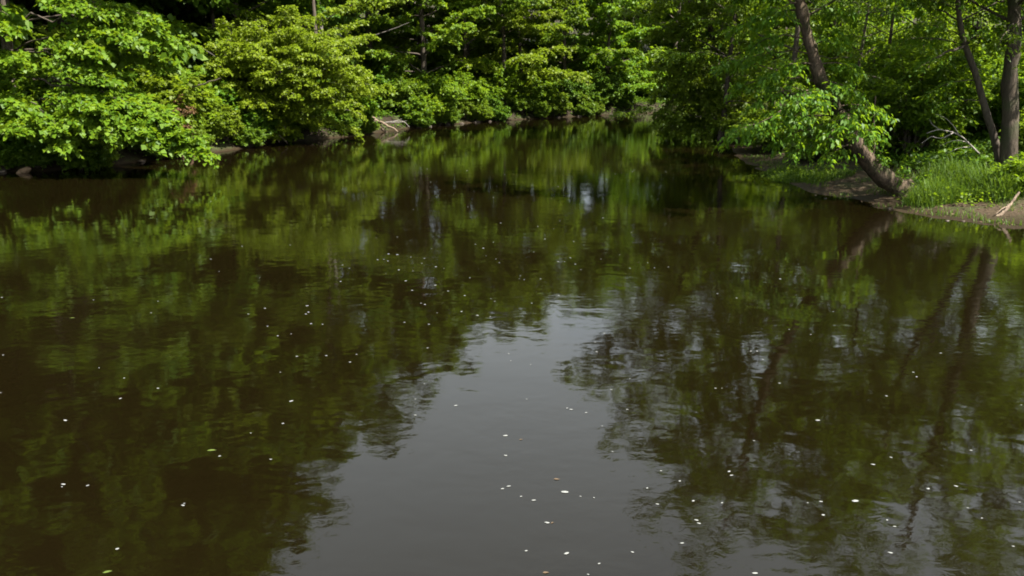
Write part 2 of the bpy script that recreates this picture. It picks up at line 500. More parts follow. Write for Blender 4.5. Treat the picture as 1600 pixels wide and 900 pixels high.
class Plant:
    def __init__(self, base):
        self.base = np.asarray(base, float)
        self.trunks, self.limbs, self.fine = [], [], []
        self.tw = []           # twig arrays (origin, dir, length, leafsize, nleaf)

    def trunk(self, pts, r0, r1, sides=9, n=14):
        p = spline(pts, n)
        t = np.linspace(0, 1, n)
        r = r0 + (r1 - r0) * t
        r[0] *= 1.35
        r[1] *= 1.1
        self.trunks.append((p, r, sides))
        return p

    def limb(self, p0, tip, r0, arch=0.12, sub=1.0, dens=1.0, leaf=0.14, lpt=9, start=0.3, twig=0.42, flat=1.0, wig=0.06, two=True):
        p0, tip = np.asarray(p0, float), np.asarray(tip, float)
        L = np.linalg.norm(tip - p0)
        n = 9
        t = np.linspace(0, 1, n)[:, None]
        c = (p0 + tip) / 2 + np.array([0, 0, arch * L])
        p = (1 - t) ** 2 * p0 + 2 * t * (1 - t) * c + t * t * tip
        w = rng.normal(0, wig * L * 0.3, (n, 3)); w[0] = 0; w[-1] = 0
        p = p + w * np.sin(t * math.pi)
        self.limbs.append((p, np.linspace(r0, max(0.008, r0 * 0.18), n), 6))
        # side branches
        ns = max(3, int(L * (1 - start) * 3.2 * dens))
        s = start + (1 - start) * (np.arange(ns) + rng.uniform(0, 1, ns)) / ns
        fi = s * (n - 1)
        i = np.minimum(fi.astype(int), n - 2)
        fr = (fi - i)[:, None]
        o = p[i] * (1 - fr) + p[i + 1] * fr
        tg = norm(p[i + 1] - p[i])
        side = norm(np.cross(tg, np.array([0, 0, 1.0])) + 1e-6)
        sg = np.where(np.arange(ns) % 2 == 0, 1.0, -1.0)[:, None]
        d = norm(tg * rng.uniform(0.3, 0.9, (ns, 1)) + side * sg * rng.uniform(0.6, 1.0, (ns, 1)) + np.array([0, 0, 1.0]) * rng.normal(0.08, 0.22, (ns, 1)) / flat)
        sl = sub * (1.15 - 0.75 * s) * rng.uniform(0.6, 1.25, ns)
        m = 5
        u = np.linspace(0, 1, m)[None, :, None]
        droop = np.array([0, 0, -1.0]) * (0.28 * sl)[:, None, None]
        sp = o[:, None, :] + d[:, None, :] * sl[:, None, None] * u + droop * u ** 2
        # the limb end counts as a side branch too
        endd = norm(p[-1] - p[-2])
        e = p[-1][None, None, :] - endd * 0.15 * 0 + endd[None, None, :] * (0.45 * sub) * u + np.array([0, 0, -0.12 * sub]) * u ** 2
        sp = np.concatenate([sp, e], 0)
        sl = np.append(sl, 0.5 * sub)
        rr = np.linspace(1, 0.3, m)[None, :] * (0.006 + 0.011 * sl)[:, None]
        self.fine.append((sp, rr))
        # twigs
        k = max(2, int(round(sub * 1.0 / 0.24)))
        uu = (np.arange(k) + 0.6) / k
        fi = uu * (m - 1)
        i = np.minimum(fi.astype(int), m - 2)
        fr = (fi - i)[None, :, None]
        to = sp[:, i] * (1 - fr) + sp[:, i + 1] * fr
        td = norm(sp[:, i + 1] - sp[:, i])
        ts = norm(np.cross(td, np.array([0, 0, 1.0])) + 1e-6)
        q = len(sp)
        for sgn in ((1, -1) if two else (1,)):
            dd = norm(td * rng.uniform(0.4, 1.0, (q, k, 1)) + sgn * ts * rng.uniform(0.3, 1.0, (q, k, 1)) + np.array([0, 0, 1.0]) * rng.normal(-0.02, 0.30, (q, k, 1)) / flat)
            ll = twig * rng.uniform(0.5, 1.2, (q, k))
            self.tw.append((to.reshape(-1, 3), dd.reshape(-1, 3), ll.ravel(), leaf, lpt))
        return p

    def leaves(self, droop=0.35, upright=0.55):
        P, A, Nn, S = [], [], [], []
        for o, d, l, leaf, lpt in self.tw:
            n = len(o)
            for k in range(lpt):
                t = (k + rng.uniform(0.2, 1.0, n)) / lpt
                pos = o + d * (l * t)[:, None] + np.array([0, 0, -1.0]) * (0.18 * l * t * t)[:, None] + rng.normal(0, 0.02 + leaf * 0.12, (n, 3))
                side = norm(np.cross(d, np.array([0, 0, 1.0])) + 1e-6) * (1 if k % 2 else -1)
                ax = d * rng.uniform(0.2, 0.9, (n, 1)) + side * rng.uniform(0.2, 1.0, (n, 1)) + np.array([0, 0, -1.0]) * rng.normal(droop, 0.3, (n, 1))
                nm = np.array([0, 0, 1.0]) + rng.normal(0, upright, (n, 3))
                P.append(pos); A.append(ax); Nn.append(nm); S.append(leaf * rng.uniform(0.5, 1.28, n))
        return np.concatenate(P), np.concatenate(A), np.concatenate(Nn), np.concatenate(S)

    def build(self, name, label, cat, bark, leafmat, shape='maple', group=None, droop=0.35, upright=0.55, limb_parts=True, stem='trunk', extra=None):
        root = empty(name, self.base, label, cat, group)
        first = None
        for p, r, s in self.trunks:
            v, f = tubes(p[None] - self.base, r[None], s)
            v += rng.normal(0, 0.015, v.shape) * np.repeat(r, s)[:, None] * 3
            if s > 12:
                w_ = v + self.base
                v += (wob(w_[:, [0, 2]], 5.0, 41) + wob(w_[:, [1, 2]], 9.0, 42) * .7)[:, None] * np.repeat(r, s)[:, None] * .30 * norm(v - np.repeat(p - self.base, s, 0))
            st = link(stem, mesh_np(stem, v, f, bark, True), root)
            if first is None: first = st
        if self.limbs:
            V, F, o = [], [], 0
            for p, r, s in self.limbs:
                v, f = tubes(p[None] - self.base, r[None], s)
                if limb_parts:
                    link('limb', mesh_np('limb', v, f, bark, True), first or root)
                else:
                    V.append(v); F.append(f + o); o += len(v)
            if not limb_parts:
                link('branches', mesh_np('branches', np.concatenate(V), np.concatenate(F), bark, True), root)
        if self.fine:
            V, F, o = [], [], 0
            for sp, rr in self.fine:
                v, f = tubes(sp - self.base, rr, 3)
                V.append(v); F.append(f + o); o += len(v)
            twg = tag(link('twigs', mesh_np('twigs', np.concatenate(V), np.concatenate(F), bark), root), kind='stuff')
        if self.tw:
            P, A, Nn, S = self.leaves(droop, upright)
            STAT['leaves'] += len(P)
            cr = link('crown' if cat == 'tree' else 'foliage', leaves_mesh('crown', P - self.base, A, Nn, S, shape, leafmat), root)
            tag(cr, kind='stuff')
            if self.fine: twg.parent = cr
        return root


STAT = {'leaves': 0}


def copy_tree(o, loc, rz, sc, label=None, group=None):
    c = o.copy(); COL.objects.link(c)
    c.location = tuple(float(q) for q in loc); c.rotation_euler = (0, 0, rz); c.scale = (sc,) * 3
    if label: c['label'] = label
    if group: c['group'] = group
    for ch in o.children:
        d = ch.copy(); COL.objects.link(d); d.parent = c
        for gc in ch.children:
            e = gc.copy(); COL.objects.link(e); e.parent = d
    return c


def forest_tree(base, h, r, name, label, bark, leafmat, shape='maple', face=0.0, low=1.5, spread=4.5, nl=22, dens=1.0,
                leaf=0.14, lpt=8, lean=(0, 0), top_scale=2.1, lod_z=8.5, group=None, bias=0.45, arch=0.10, sub=1.25,
                droop_tip=0.0, limb_parts=True, droop=0.35, upright=0.55, top_dens=0.55):
    """forest-edge tree: limbs all the way up, longer towards azimuth `face` (radians, 0 = +X)"""
    b = np.array([base[0], base[1], hz(base[0], base[1]) - 0.1])
    P = Plant(b)
    lx, ly = lean
    pts = [b, b + np.array([lx * 0.25 + rng.normal(0, 0.15), ly * 0.25 + rng.normal(0, 0.15), h * 0.3]),
           b + np.array([lx * 0.6 + rng.normal(0, 0.25), ly * 0.6 + rng.normal(0, 0.25), h * 0.62]), b + np.array([lx, ly, h * 0.95])]
    tr = P.trunk(pts, r, r * 0.18)
    n = len(tr)
    az = rng.uniform(0, 6.28)
    for k in range(nl):
        f = (k + rng.uniform(0, 0.8)) / nl
        z = low + (h * 0.93 - low) * f
        i = np.argmin(np.abs(tr[:, 2] - b[2] - z))
        az += 2.4 + rng.normal(0, 0.3)
        a = az
        cosf = math.cos(a - face)
        prof = math.sin(math.pi * (0.18 + 0.80 * f) ** 0.85) ** 0.7 if f < 0.98 else 0.4
        L = spread * (0.35 + 0.65 * prof) * ((1 - bias) + bias * (cosf + 1)) * rng.uniform(0.7, 1.15)
        el = 0.05 + 0.75 * f + rng.normal(0, 0.12) - droop_tip * (1 - f)
        tip = tr[i] + np.array([math.cos(a) * L * math.cos(el), math.sin(a) * L * math.cos(el), L * math.sin(el)])
        g0 = max(hz(tip[0], tip[1]), 0.0)
        tip[2] = max(tip[2], g0 + 0.35)
        hi = tr[i][2] > lod_z
        P.limb(tr[i], tip, max(0.018, r * 0.32 * (1 - 0.7 * f)), arch, sub * (1.25 if hi else 1.0), dens * (top_dens if hi else 1.0),
               leaf * (top_scale if hi else 1.0), max(3, int(lpt * 0.5)) if hi else lpt, 0.25, 0.42 * (1.4 if hi else 1))
    return P.build(name, label, 'tree', bark, leafmat, shape, group, droop, upright, limb_parts)


def shrub(base, rx, rz, name, label, leafmat, shape='round', n=26, leaf=0.11, lpt=8, dens=1.1, sub=0.8, group=None, bark='bark',
          zc=0.5, squash=0.9, lean=(0, 0), droop=0.3, cat='shrub', upright=0.55, under=-0.35):
    b = np.array([base[0], base[1], hz(base[0], base[1]) - 0.05])
    P = Plant(b)
    c = b + np.array([lean[0], lean[1], rz * zc])
    for k in range(n):
        zz = rng.uniform(under, 1.0)
        a = k * 2.4 + rng.normal(0, 0.3)
        q = math.sqrt(max(0, 1 - zz * zz)) * rng.uniform(0.72, 1.0)
        tip = c + np.array([math.cos(a) * q * rx, math.sin(a) * q * rx * squash, zz * rz * (1 - zc) * (1.0 if zz > 0 else zc / (1 - zc))])
        tip[2] = max(tip[2], max(hz(tip[0], tip[1]), 0) + 0.18)
        P.limb(b + rng.normal(0, 0.12, 3) * np.array([1, 1, 0.2]), tip, 0.03 + 0.012 * rx, 0.14, sub, dens, leaf, lpt, 0.35, 0.36)
    return P.build(name, label, cat, M[bark], leafmat, shape, group, droop, upright, limb_parts=False)


def shore_left(px):
    xsn = [p[0] for p in LEFT_PX]; ysn = [p[1] for p in LEFT_PX]
    return ground(px, float(np.interp(px, xsn, ysn)))[:2]


def back(px, d):
    """ground position d metres inland of the left shore, along the line of sight turned inland"""
    s = shore_left(px)
    s2 = shore_left(px + 15)
    t = norm(s2 - s)
    return s + np.array([-t[1], t[0]]) * d


RIV = -0.6      # azimuth of "towards the river" from the left bank
# ---- left bank, named trees
# broad maple whose low boughs hang out over the water at the left edge
b = back(90, 3.6); bz = hz(*b)
P = Plant((b[0], b[1], bz - 0.1))
tr = P.trunk([P.base, P.base + (0.2, -0.1, 4), P.base + (0.6, 0.1, 10), P.base + (0.8, 0, 24)], 0.28, 0.05)
D0 = shore_left(100)[1]
for (px, py, dY, z0, r0, sub) in [
    (150, 12, -1.0, 6.2, .06, 1.15), (235, 30, -0.8, 6.6, .06, 1.2), (268, 62, -0.4, 5.6, .05, 1.1), (215, 62, -1.6, 5.2, .05, 1.0),
    (150, 78, -1.8, 4.6, .05, 1.0), (20, 92, -1.5, 4.2, .05, .7), (0, 45, -1.4, 5.4, .04, .8), (262, 100, 0.6, 4.6, .05, 1.2),
    (160, 118, -2.0, 4.0, .05, 1.1), (20, 160, -1.5, 3.2, .05, .8), (30, 198, -2.3, 2.6, .05, 1.0),
    (85, 192, -2.6, 2.8, .05, 1.1), (105, 222, -2.6, 2.4, .04, 0.8), (160, 168, -2.6, 3.4, .06, 1.3), (200, 160, -2.2, 3.6, .06, 1.3),
    (215, 195, -2.6, 3.0, .06, 1.2), (255, 175, -2.0, 3.4, .06, 1.2), (275, 205, -2.2, 3.0, .06, 1.1), (318, 238, -2.4, 2.8, .06, .85),
    (300, 214, -2.3, 2.9, .05, .9), (240, 214, -2.6, 2.6, .05, .9), (170, 205, -2.8, 2.7, .05, 1.0), (130, 190, -2.6, 2.9, .05, 1.0),
    (-50, 150, -1.5, 3.4, .05, 1.3), (200, -40, -1, 7.6, .06, 1.4), (20, -60, -1, 8, .06, 1.4)]:
    tip = at(px, py, D0 + dY)
    i = np.argmin(np.abs(tr[:, 2] - z0))
    P.limb(tr[i], tip, r0, 0.10, sub * .9, 1.7, 0.185, 9, 0.62, 0.42)
for k in range(26):
    a = k * 2.4; z = 8 + k * 0.6
    i = np.argmin(np.abs(tr[:, 2] - z))
    P.limb(tr[i], tr[i] + np.array([math.cos(a), math.sin(a), 0.35]) * rng.uniform(3, 5.2) * (1.1 - k / 40) + np.array([0, 0, 1.2]), 0.05, 0.1, 1.5, 0.8, 0.28, 4, 0.25, 0.6)
P.build('maple_tree', 'broad maple at the left edge, its low boughs hanging over a dark hollow', 'tree', M['bark'], M['maple'], 'maple')

# dome-shaped bushy tree, second clump from the left
b = back(462, 2.2)
P = Plant((b[0], b[1], hz(*b) - 0.1))
D1 = shore_left(455)[1]
for (px0, lx) in ((440, -1.4), (465, 0.4), (480, 1.3)):
    P.trunk([P.base, P.base + (lx * 0.4, -0.4, 1.6), P.base + (lx, -0.7, 3.6)], 0.10, 0.04, 7, 8)
cx, cy = 443, 116
for k in range(110):
    u = (k + 0.5) / 110
    a = k * 2.39996
    rr = math.sqrt(u) * 0.98
    ex = rng.uniform(.76, 1.22) if rr > .6 else rng.uniform(.9, 1.1)
    if rng.uniform() < .1: continue
    px = cx + math.cos(a) * rr * 158 * ex
    py = cy + math.sin(a) * rr * 104 * ex
    if py > 205: py = 205
    dY = -3.6 * math.sqrt(max(0, 1 - rr * rr)) + 0.8 + rng.normal(0, .45)
    tip = at(px, py, D1 + dY)
    tip[2] = max(tip[2], 0.3)
    o = P.base + np.array([(px - cx) * 0.008, -0.4, np.clip(tip[2] * 0.45, 0.4, 3.2)])
    P.limb(o, tip, 0.028, 0.16, rng.uniform(.5, .95), 1.25, 0.135, 10, 0.5, 0.34)
for k in range(26):      # the far side, out of view
    a = rng.uniform(0.3, math.pi - 0.3); e = rng.uniform(0.0, 1.3)
    d = np.array([math.cos(a) * math.cos(e) * 3.8, math.sin(a) * math.cos(e) * 3, 3.2 + math.sin(e) * 2.6])
    P.limb(P.base + np.array([0, 0, 1.5]), P.base + d, 0.03, 0.12, 0.9, 0.9, 0.16, 6, 0.4, 0.4)
P.build('bushy_tree', 'bright yellow-green dome-shaped bushy tree leaning over the left bank', 'tree', M['bark_grey'], M['bush'], 'round', upright=0.5, limb_parts=False)

# trees along the left bank, one by one
LB = [
    # px, setback, h, r, name, label, bark, leaf, kw
    (-110, 3.5, 25, .25, 'maple_tree', 'maple just past the left edge, seen in the river', 'bark', 'maple', dict(nl=30)),
    (352, 6.5, 27, .13, 'slender_tree', 'slender pale-stemmed tree rising behind the dome-shaped bush', 'bark_pale', 'maple', dict(low=6.2, nl=26, spread=5.5, lean=(0.6, -0.3))),
    (452, 6.0, 25, .16, 'slender_tree', 'dark-stemmed tree whose trunk tops the dome-shaped bush', 'bark', 'maple', dict(low=6.4, nl=28, spread=5.5)),
    (560, 2.8, 19, .15, 'maple_tree', 'bright maple close behind the right flank of the dome-shaped bush', 'bark', 'maple', dict(low=0.9, nl=24, spread=3.6, leaf=.18)),
    (625, 5.5, 22, .2, 'woodland_tree', 'grey trunk standing in the dark gap behind the driftwood', 'bark_grey', 'wood', dict(low=5.0, nl=18)),
    (715, 3.2, 18, .24, 'maple_tree', 'layered maple right of the dark gap, boughs drooping to the water', 'bark', 'maple', dict(nl=38, spread=5.2, leaf=.20, low=1.2)),
    (772, 3.8, 16, .17, 'woodland_tree', 'dark-trunked tree between the two drooping maples of the left bank', 'bark', 'wood', dict(low=2.6, nl=20)),
    (815, 2.4, 15.5, .2, 'maple_tree', 'bright maple hanging to the water before the far bend', 'bark', 'bush', dict(nl=36, spread=4.4, leaf=.20, low=0.8)),
    (868, 4.0, 15, .18, 'woodland_tree', 'shaded tree with a dark trunk beyond the bright hanging maple', 'bark', 'shade', dict(nl=24, low=1.6)),
    (925, 3.5, 15, .2, 'woodland_tree', 'dark green tree on the far bank before the bend', 'bark', 'shade', dict(nl=26, low=1.0)),
    (975, 2.2, 14, .18, 'maple_tree', 'sunlit narrow tree at the river bend, last on the left bank', 'bark', 'bush', dict(nl=36, spread=3.4, leaf=.21, low=0.7)),
]
for i, (px, sb, h, r, nm, lab, bk, lf, kw) in enumerate(LB):
    if px < -40:
        pos = np.array([-25.0, 27.0])
    else:
        pos = back(px, sb)
    args = dict(face=RIV, lod_z=12.0 if px < 500 else 10.5, leaf=0.19, spread=4.6, low=1.2, nl=30, lpt=8, dens=1.15)
    args.update(kw)
    forest_tree(pos, h, r, nm, lab, M[bk], M[lf], **args)

# ------------------------------------------------------------------ right bank, named trees
# the leaning tree with its foot on the mud
f0 = ground(1432, 312)
DY = f0[1]
P = Plant((f0[0], f0[1], hz(f0[0], f0[1]) - 0.12))
path = [P.base + (P.base - at(1392, 286, DY - 0.1)) * 1.1 + np.array([0, 0, -.35]), P.base + np.array([-.05, 0, .0]), at(1392, 286, DY - 0.1), at(1350, 244, DY - 0.35), at(1318, 192, DY - 0.6), at(1290, 140, DY - 0.8), at(1268, 80, DY - 0.9),
        at(1250, 0, DY - 0.9), at(1242, -90, DY - 0.8), at(1236, -200, DY - 0.6), at(1215, -330, DY - .4)]
tr = P.trunk(path, 0.37, 0.07, 20, 70)
k_ = len(P.trunks[0][1])
P.trunks[0] = (tr, np.interp(np.linspace(0, 1, k_), [0, .03, .12, .3, .45, .7, 1.0], [.30, .33, .31, .255, .195, .14, .055]), 20)


def near_path(tr, px, py):
    d = np.array([np.linalg.norm(proj(q) - (px, py)) for q in tr])
    return tr[int(np.argmin(d))]


def proj(q):
    v = np.asarray(q) - np.array([0, 0, CAM_Z])
    zc = v[1] * CP - v[2] * SP
    yc = v[1] * SP + v[2] * CP
    return np.array([800 + FPX * v[0] / zc, 450 - FPX * yc / zc])


for (px, py, dY, sx, sy, sub) in [
    (1150, 205, -1.5, 1310, 180, .9), (1190, 190, -1.8, 1305, 170, 1.0), (1225, 215, -1.6, 1318, 195, .8), (1245, 180, -2.0, 1300, 160, .9),
    (1200, 150, -1.2, 1292, 140, 1.0), (1255, 150, -2.0, 1292, 140, .9), (1170, 130, -0.6, 1285, 130, 1.0), (1220, 105, -1.6, 1275, 100, 1.0),
    (1150, 95, -0.3, 1270, 85, 1.1), (1200, 60, -1.0, 1262, 60, 1.1), (1165, 35, 0, 1255, 20, 1.2), (1215, 15, -1.2, 1250, 0, 1.1),
    (1300, 205, -2.0, 1318, 190, .7), (1335, 178, -1.9, 1310, 175, .8), (1360, 205, -1.8, 1325, 200, .7), (1330, 140, -1.6, 1285, 130, .9),
    (1320, 100, -0.8, 1275, 100, .9), (1300, 60, -0.8, 1265, 70, 1.0), (1370, 170, -1.2, 1305, 170, .8), (1300, 240, -1.4, 1335, 225, .6),
    (1250, 232, -1.3, 1325, 210, .7), (1320, 20, -0.5, 1255, 20, 1.0), (1180, -20, 0, 1248, -30, 1.2), (1300, -30, -.5, 1248, -30, 1.1)]:
    P.limb(near_path(tr, sx, sy), at(px, py, DY + dY), 0.03, 0.13, sub * 0.95, 1.2, 0.18, 8, 0.35, 0.42)
for k in range(22):
    a = k * 2.4; i = 46 + int(k * 22 / 22)
    P.limb(tr[i], tr[i] + np.array([math.cos(a) + .12, math.sin(a), 0.45]) * rng.uniform(2.2, 4.2), 0.04, 0.1, 1.4, 1.0, 0.27, 5, 0.3, 0.55)
P.trunk([near_path(tr, 1362, 250), at(1366, 225, DY - .5), at(1365, 190, DY - .5), at(1368, 150, DY - .4)], .05, .02, 7, 10)
for (px, py) in ((1402, 268), (1433, 284), (1376, 252), (1352, 224)):      # tufts of young shoots on the bark
    q = near_path(tr, px, py + 12)
    for j in range(3):
        P.limb(q, q + np.array([rng.normal(0, .12), -0.2 + rng.normal(0, .08), rng.uniform(.35, .6)]), 0.01, 0.0, 0.22, 1.2, 0.11, 5, 0.3, 0.18)
root = P.build('leaning_tree', 'thick rough-barked tree leaning left over the river from the muddy bank', 'tree', M['bark_lean'], M['ash'], 'narrow', droop=0.65, upright=0.5)

for (dx, dy, L_) in ((-.55, -.35, .9), (.1, -.75, .8), (.6, -.5, .9), (-.4, .5, .7)):
    e = f0[:2] + np.array([dx, dy]) * 1.25
    rp = spline([np.array([f0[0], f0[1], hz(f0[0], f0[1]) + .10]) + np.array([dx, dy, 0]) * .12, np.array([f0[0] + dx * .6, f0[1] + dy * .6, hz(f0[0] + dx * .6, f0[1] + dy * .6) + .06]), np.array([e[0], e[1], hz(*e) - .06])], 8)
    v, f = tubes(rp[None] - np.array(root.location), np.linspace(.11, .025, 8)[None], 8)
    link('root', mesh_np('root', v, f, M['bark_lean'], True), root)

# straight grey trunk at the right edge
f1 = ground(1576, 283, 0.5)
P = Plant((f1[0], f1[1], hz(f1[0], f1[1]) - 0.1))
D5 = f1[1]
tr = P.trunk([P.base, at(1579, 140, D5), at(1586, 0, D5), at(1590, -140, D5), at(1600, -420, D5)], 0.27, 0.09, 14, 24)
for (px, py, dY, sy, sub) in [(1600, 74, -1.5, 20, .5), (1560, 72, -1.4, 30, .45), (1650, 40, .5, 0, 1.), (1540, -10, .8, -40, .9),
                              (1480, -40, 0, -60, 1.2), (1660, -40, .5, -60, 1.2), (1560, -60, -1.0, -80, 1.)]:
    P.limb(near_path(tr, 1585, sy), at(px, py, D5 + dY), 0.035, 0.12, sub, 1.0, 0.14, 7, 0.35, 0.42)
for k in range(22):
    a = k * 2.4; i = 10 + int(k * 13 / 22)
    P.limb(tr[i], tr[i] + np.array([math.cos(a), math.sin(a), 0.4]) * rng.uniform(2.5, 4.8), 0.05, 0.1, 1.5, 0.7, 0.26, 5, 0.3, 0.55)
P.build('straight_tree', 'straight grey-brown trunk standing upright at the right edge of the photo', 'tree', M['bark_lean2'], M['ash'], 'narrow', droop=0.5)

# thin dark crooked tree left of it
D4 = D5 + 0.5
b0 = at(1566, 262, D4); b0[2] = hz(b0[0], b0[1]) - 0.1
P = Plant(b0)
tr = P.trunk([b0, at(1556, 225, D4), at(1540, 172, D4), at(1524, 115, D4), at(1507, 68, D4), at(1498, 20, D4), at(1494, -60, D4), at(1500, -200, D4)], 0.13, 0.05, 9, 26)
P.limb(near_path(tr, 1507, 70), at(1445, 100, D4 - .6), 0.05, 0.05, .7, .8, .13, 6, .55)
P.limb(near_path(tr, 1508, 72), at(1530, 52, D4 - .5), 0.05, 0.05, .6, .9, .13, 6, .5)
for (px, py, dY, sy, sub) in [(1460, 40, .3, 60, .9), (1530, 110, .6, 110, .5), (1470, 135, .3, 130, .8), (1430, 60, .6, 70, 1.), (1450, 0, .5, 20, 1.), (1540, 20, .4, 30, .7), (1480, 160, .2, 160, .7)]:
    P.limb(near_path(tr, 1520, sy), at(px, py, D4 + dY), 0.022, 0.12, sub, 1.0, 0.13, 7, 0.35, 0.4)
for k in range(14):
    a = k * 2.4; i = 17 + int(k * 8 / 14)
    P.limb(tr[i], tr[i] + np.array([math.cos(a), math.sin(a), 0.4]) * rng.uniform(1.8, 3.4), 0.03, 0.1, 1.3, 0.55, 0.22, 4, 0.3, 0.5)
P.build('crooked_tree', 'thin dark crooked tree left of the straight trunk, forking halfway up', 'tree', M['bark'], M['ash'], 'narrow', droop=0.5)

# saplings behind the leaning tree
for (px, pyb, dd, lab, lean) in ((1372, 232, 2.5, 'slim straight sapling right of the leaning tree', 0.15), (1322, 225, 3.5, 'slim dark sapling showing just right of the leaning trunk', 0.05)):
    g0 = ground(px, pyb, 0.9)
    forest_tree((g0[0], g0[1]), 11, 0.085, 'sapling', lab, M['bark'], M['ash'], 'narrow', face=math.pi, low=2.0, spread=2.2, nl=26, leaf=0.13, lean=(lean, 0), sub=0.9, arch=0.05, lod_z=9, droop=0.5)

# shade trees overhanging the bend
f = ground(1178, 200, 0.4)
P = Plant((f[0], f[1], hz(f[0], f[1]) - 0.1))
D6 = f[1]
tr = P.trunk([P.base, at(1165, 160, D6 - .5), at(1130, 100, D6 - 1.2), at(1105, 30, D6 - 1.6), at(1085, -60, D6 - 2), at(1060, -190, D6 - 2)], 0.24, 0.06, 9, 22)
for (px, py, dY, sy, sub) in [(1040, 222, -3.5, 110, .8), (1065, 205, -3, 110, 1.), (1100, 200, -3.5, 130, 1.), (1030, 180, -3, 90, 1.1), (1070, 165, -3.5, 100, 1.2),
                              (1115, 165, -3.5, 120, 1.1), (1140, 190, -3, 140, 1.), (1030, 140, -2.5, 60, 1.2), (1075, 125, -3.5, 70, 1.2), (1120, 120, -3, 90, 1.2),
                              (1040, 95, -2.5, 40, 1.3), (1090, 85, -3.5, 50, 1.3), (1020, 55, -2, 10, 1.3), (1065, 45, -3, 10, 1.3), (1130, 60, -2.5, 40, 1.3),
                              (1110, 15, -3, -10, 1.3), (1040, 5, -2.5, -30, 1.3), (1150, 110, -2.5, 100, 1.2), (1160, 150, -2.5, 140, 1.1), (1170, 175, -2, 150, .9),
                              (1085, 190, -2, 120, 1.0), (1050, 190, -1.5, 110, 1.0), (1160, 30, -2, 20, 1.2), (1190, 80, -1, 60, 1.2), (1185, 130, -1.5, 110, 1.1), (1120, 215, -2.5, 150, .7)]:
    P.limb(near_path(tr, 1130, sy), at(px, py, D6 + dY), 0.035, 0.10, sub * 1.15, 1.1, 0.19, 8, 0.3, 0.5)
for k in range(20):
    a = k * 2.4; i = 13 + int(k * 8 / 20)
    P.limb(tr[i], tr[i] + np.array([math.cos(a) + .1, math.sin(a), 0.25]) * rng.uniform(2.2, 4.0), 0.04, 0.1, 1.5, 0.5, 0.27, 4, 0.3, 0.6)
for (px, py) in ((895, 590), (925, 565), (955, 540), (1010, 505), (1050, 485), (945, 615), (980, 650), (960, 690), (1010, 560), (1010, 610), (1050, 540), (1060, 600),
                 (1030, 650), (1085, 640), (1000, 690), (1090, 500), (1110, 570), (1130, 520), (1140, 620), (970, 580), (930, 595), (1040, 580), (1000, 530), (1070, 500)):
    tip = at(px, py, D6 - 4.5 + rng.normal(0, 1.2)); tip[2] = -tip[2]
    i = int(np.clip(np.argmin(np.abs(tr[:, 2] - tip[2] + 2.0)), 12, len(tr) - 1))
    P.limb(tr[i], tip, 0.05, 0.06, 1.5, .6, 0.26, 5, 0.45, 0.6)
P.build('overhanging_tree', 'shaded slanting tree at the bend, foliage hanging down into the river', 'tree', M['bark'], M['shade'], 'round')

RB = [
    (1232, 205, 16, .17, 'woodland_tree', 'shaded tree behind the grassy spit, left of the leaning tree', 'bark', 'ash', dict(low=1.5)),
    (1128, 196, 16, .16, 'woodland_tree', 'dark-stemmed tree at the inside of the bend behind the slanting tree', 'bark', 'ash', dict(low=1.2)),
    (1430, 200, 17, .14, 'woodland_tree', 'leafy young tree behind the tall grass and dead twigs', 'bark', 'ash', dict(low=2.4, lpt=6)),
    (1300, 190, 17, .15, 'woodland_tree', 'sunlit tree deep behind the leaning trunk', 'bark', 'ash', dict(low=1.8)),
    (1500, 215, 16, .13, 'woodland_tree', 'leafy tree behind the crooked trunk', 'bark', 'ash', dict(low=2.2, lpt=6)),
    (1760, 258, 16, .18, 'woodland_tree', 'tree just past the right edge behind the straight trunk', 'bark', 'ash', dict(low=3.0, spread=3.0, nl=18)),
]
for (px, py, h, r, nm, lab, bk, lf, kw) in RB:
    g0 = ground(px, py, 0.8)
    args = dict(face=math.pi, leaf=0.17, spread=4.4, low=1.4, nl=26, top_dens=0.6)
    args.update(kw)
    forest_tree((g0[0], g0[1]), h, r, nm, lab, M[bk], M[lf], 'narrow' if lf == 'ash' else 'round', **args)

# ------------------------------------------------------------------ background woods: copies of a few trees
protos = []
for j in range(5):
    lf = ('wood', 'shade', 'wood', 'ash', 'ash')[j]
    tall = j < 3
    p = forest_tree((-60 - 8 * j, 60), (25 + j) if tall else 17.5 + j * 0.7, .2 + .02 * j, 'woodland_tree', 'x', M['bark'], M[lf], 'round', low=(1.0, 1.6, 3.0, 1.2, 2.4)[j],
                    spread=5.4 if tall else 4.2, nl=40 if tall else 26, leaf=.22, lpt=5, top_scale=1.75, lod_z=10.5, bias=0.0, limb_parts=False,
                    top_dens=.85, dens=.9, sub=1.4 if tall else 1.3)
    protos.append(p)
used = [False] * 5


def place(j, x, y, label, group, k=1.0):
    rz, sc = rng.uniform(0, 6.28), rng.uniform(0.9, 1.15) * k
    z = hz(x, y) - 0.15
    if not used[j]:
        used[j] = True
        o = protos[j]
        o.location = (x, y, z); o.rotation_euler = (0, 0, rz); o.scale = (sc,) * 3
        o['label'] = label; o['group'] = group
    else:
        copy_tree(protos[j], (x, y, z), rz, sc, label, group)


# left wood: rows behind the bank
lab, grp = 'shaded tree deep in the dark wood behind the left bank', 'trees in the left wood'
for row, sb in enumerate((8.0, 13.5, 19.5, 27.0)):
    for s in np.arange(0, 1.001, 1 / (15 - row)):
        px = -60 + s * 1040
        q = back(min(max(px, -20), 970), sb + rng.uniform(-1.2, 1.2)) + rng.normal(0, 0.8, 2)
        place(int(rng.integers(0, 3)), q[0], q[1], lab, grp, 1.06 if s < .42 else 1.06 - .86 * (s - .42))
for (x, y) in ((-27, 20), (-34, 24), (-32, 12), (-40, 30)):
    place(int(rng.integers(0, 3)), x, y, lab, grp, 1.0)
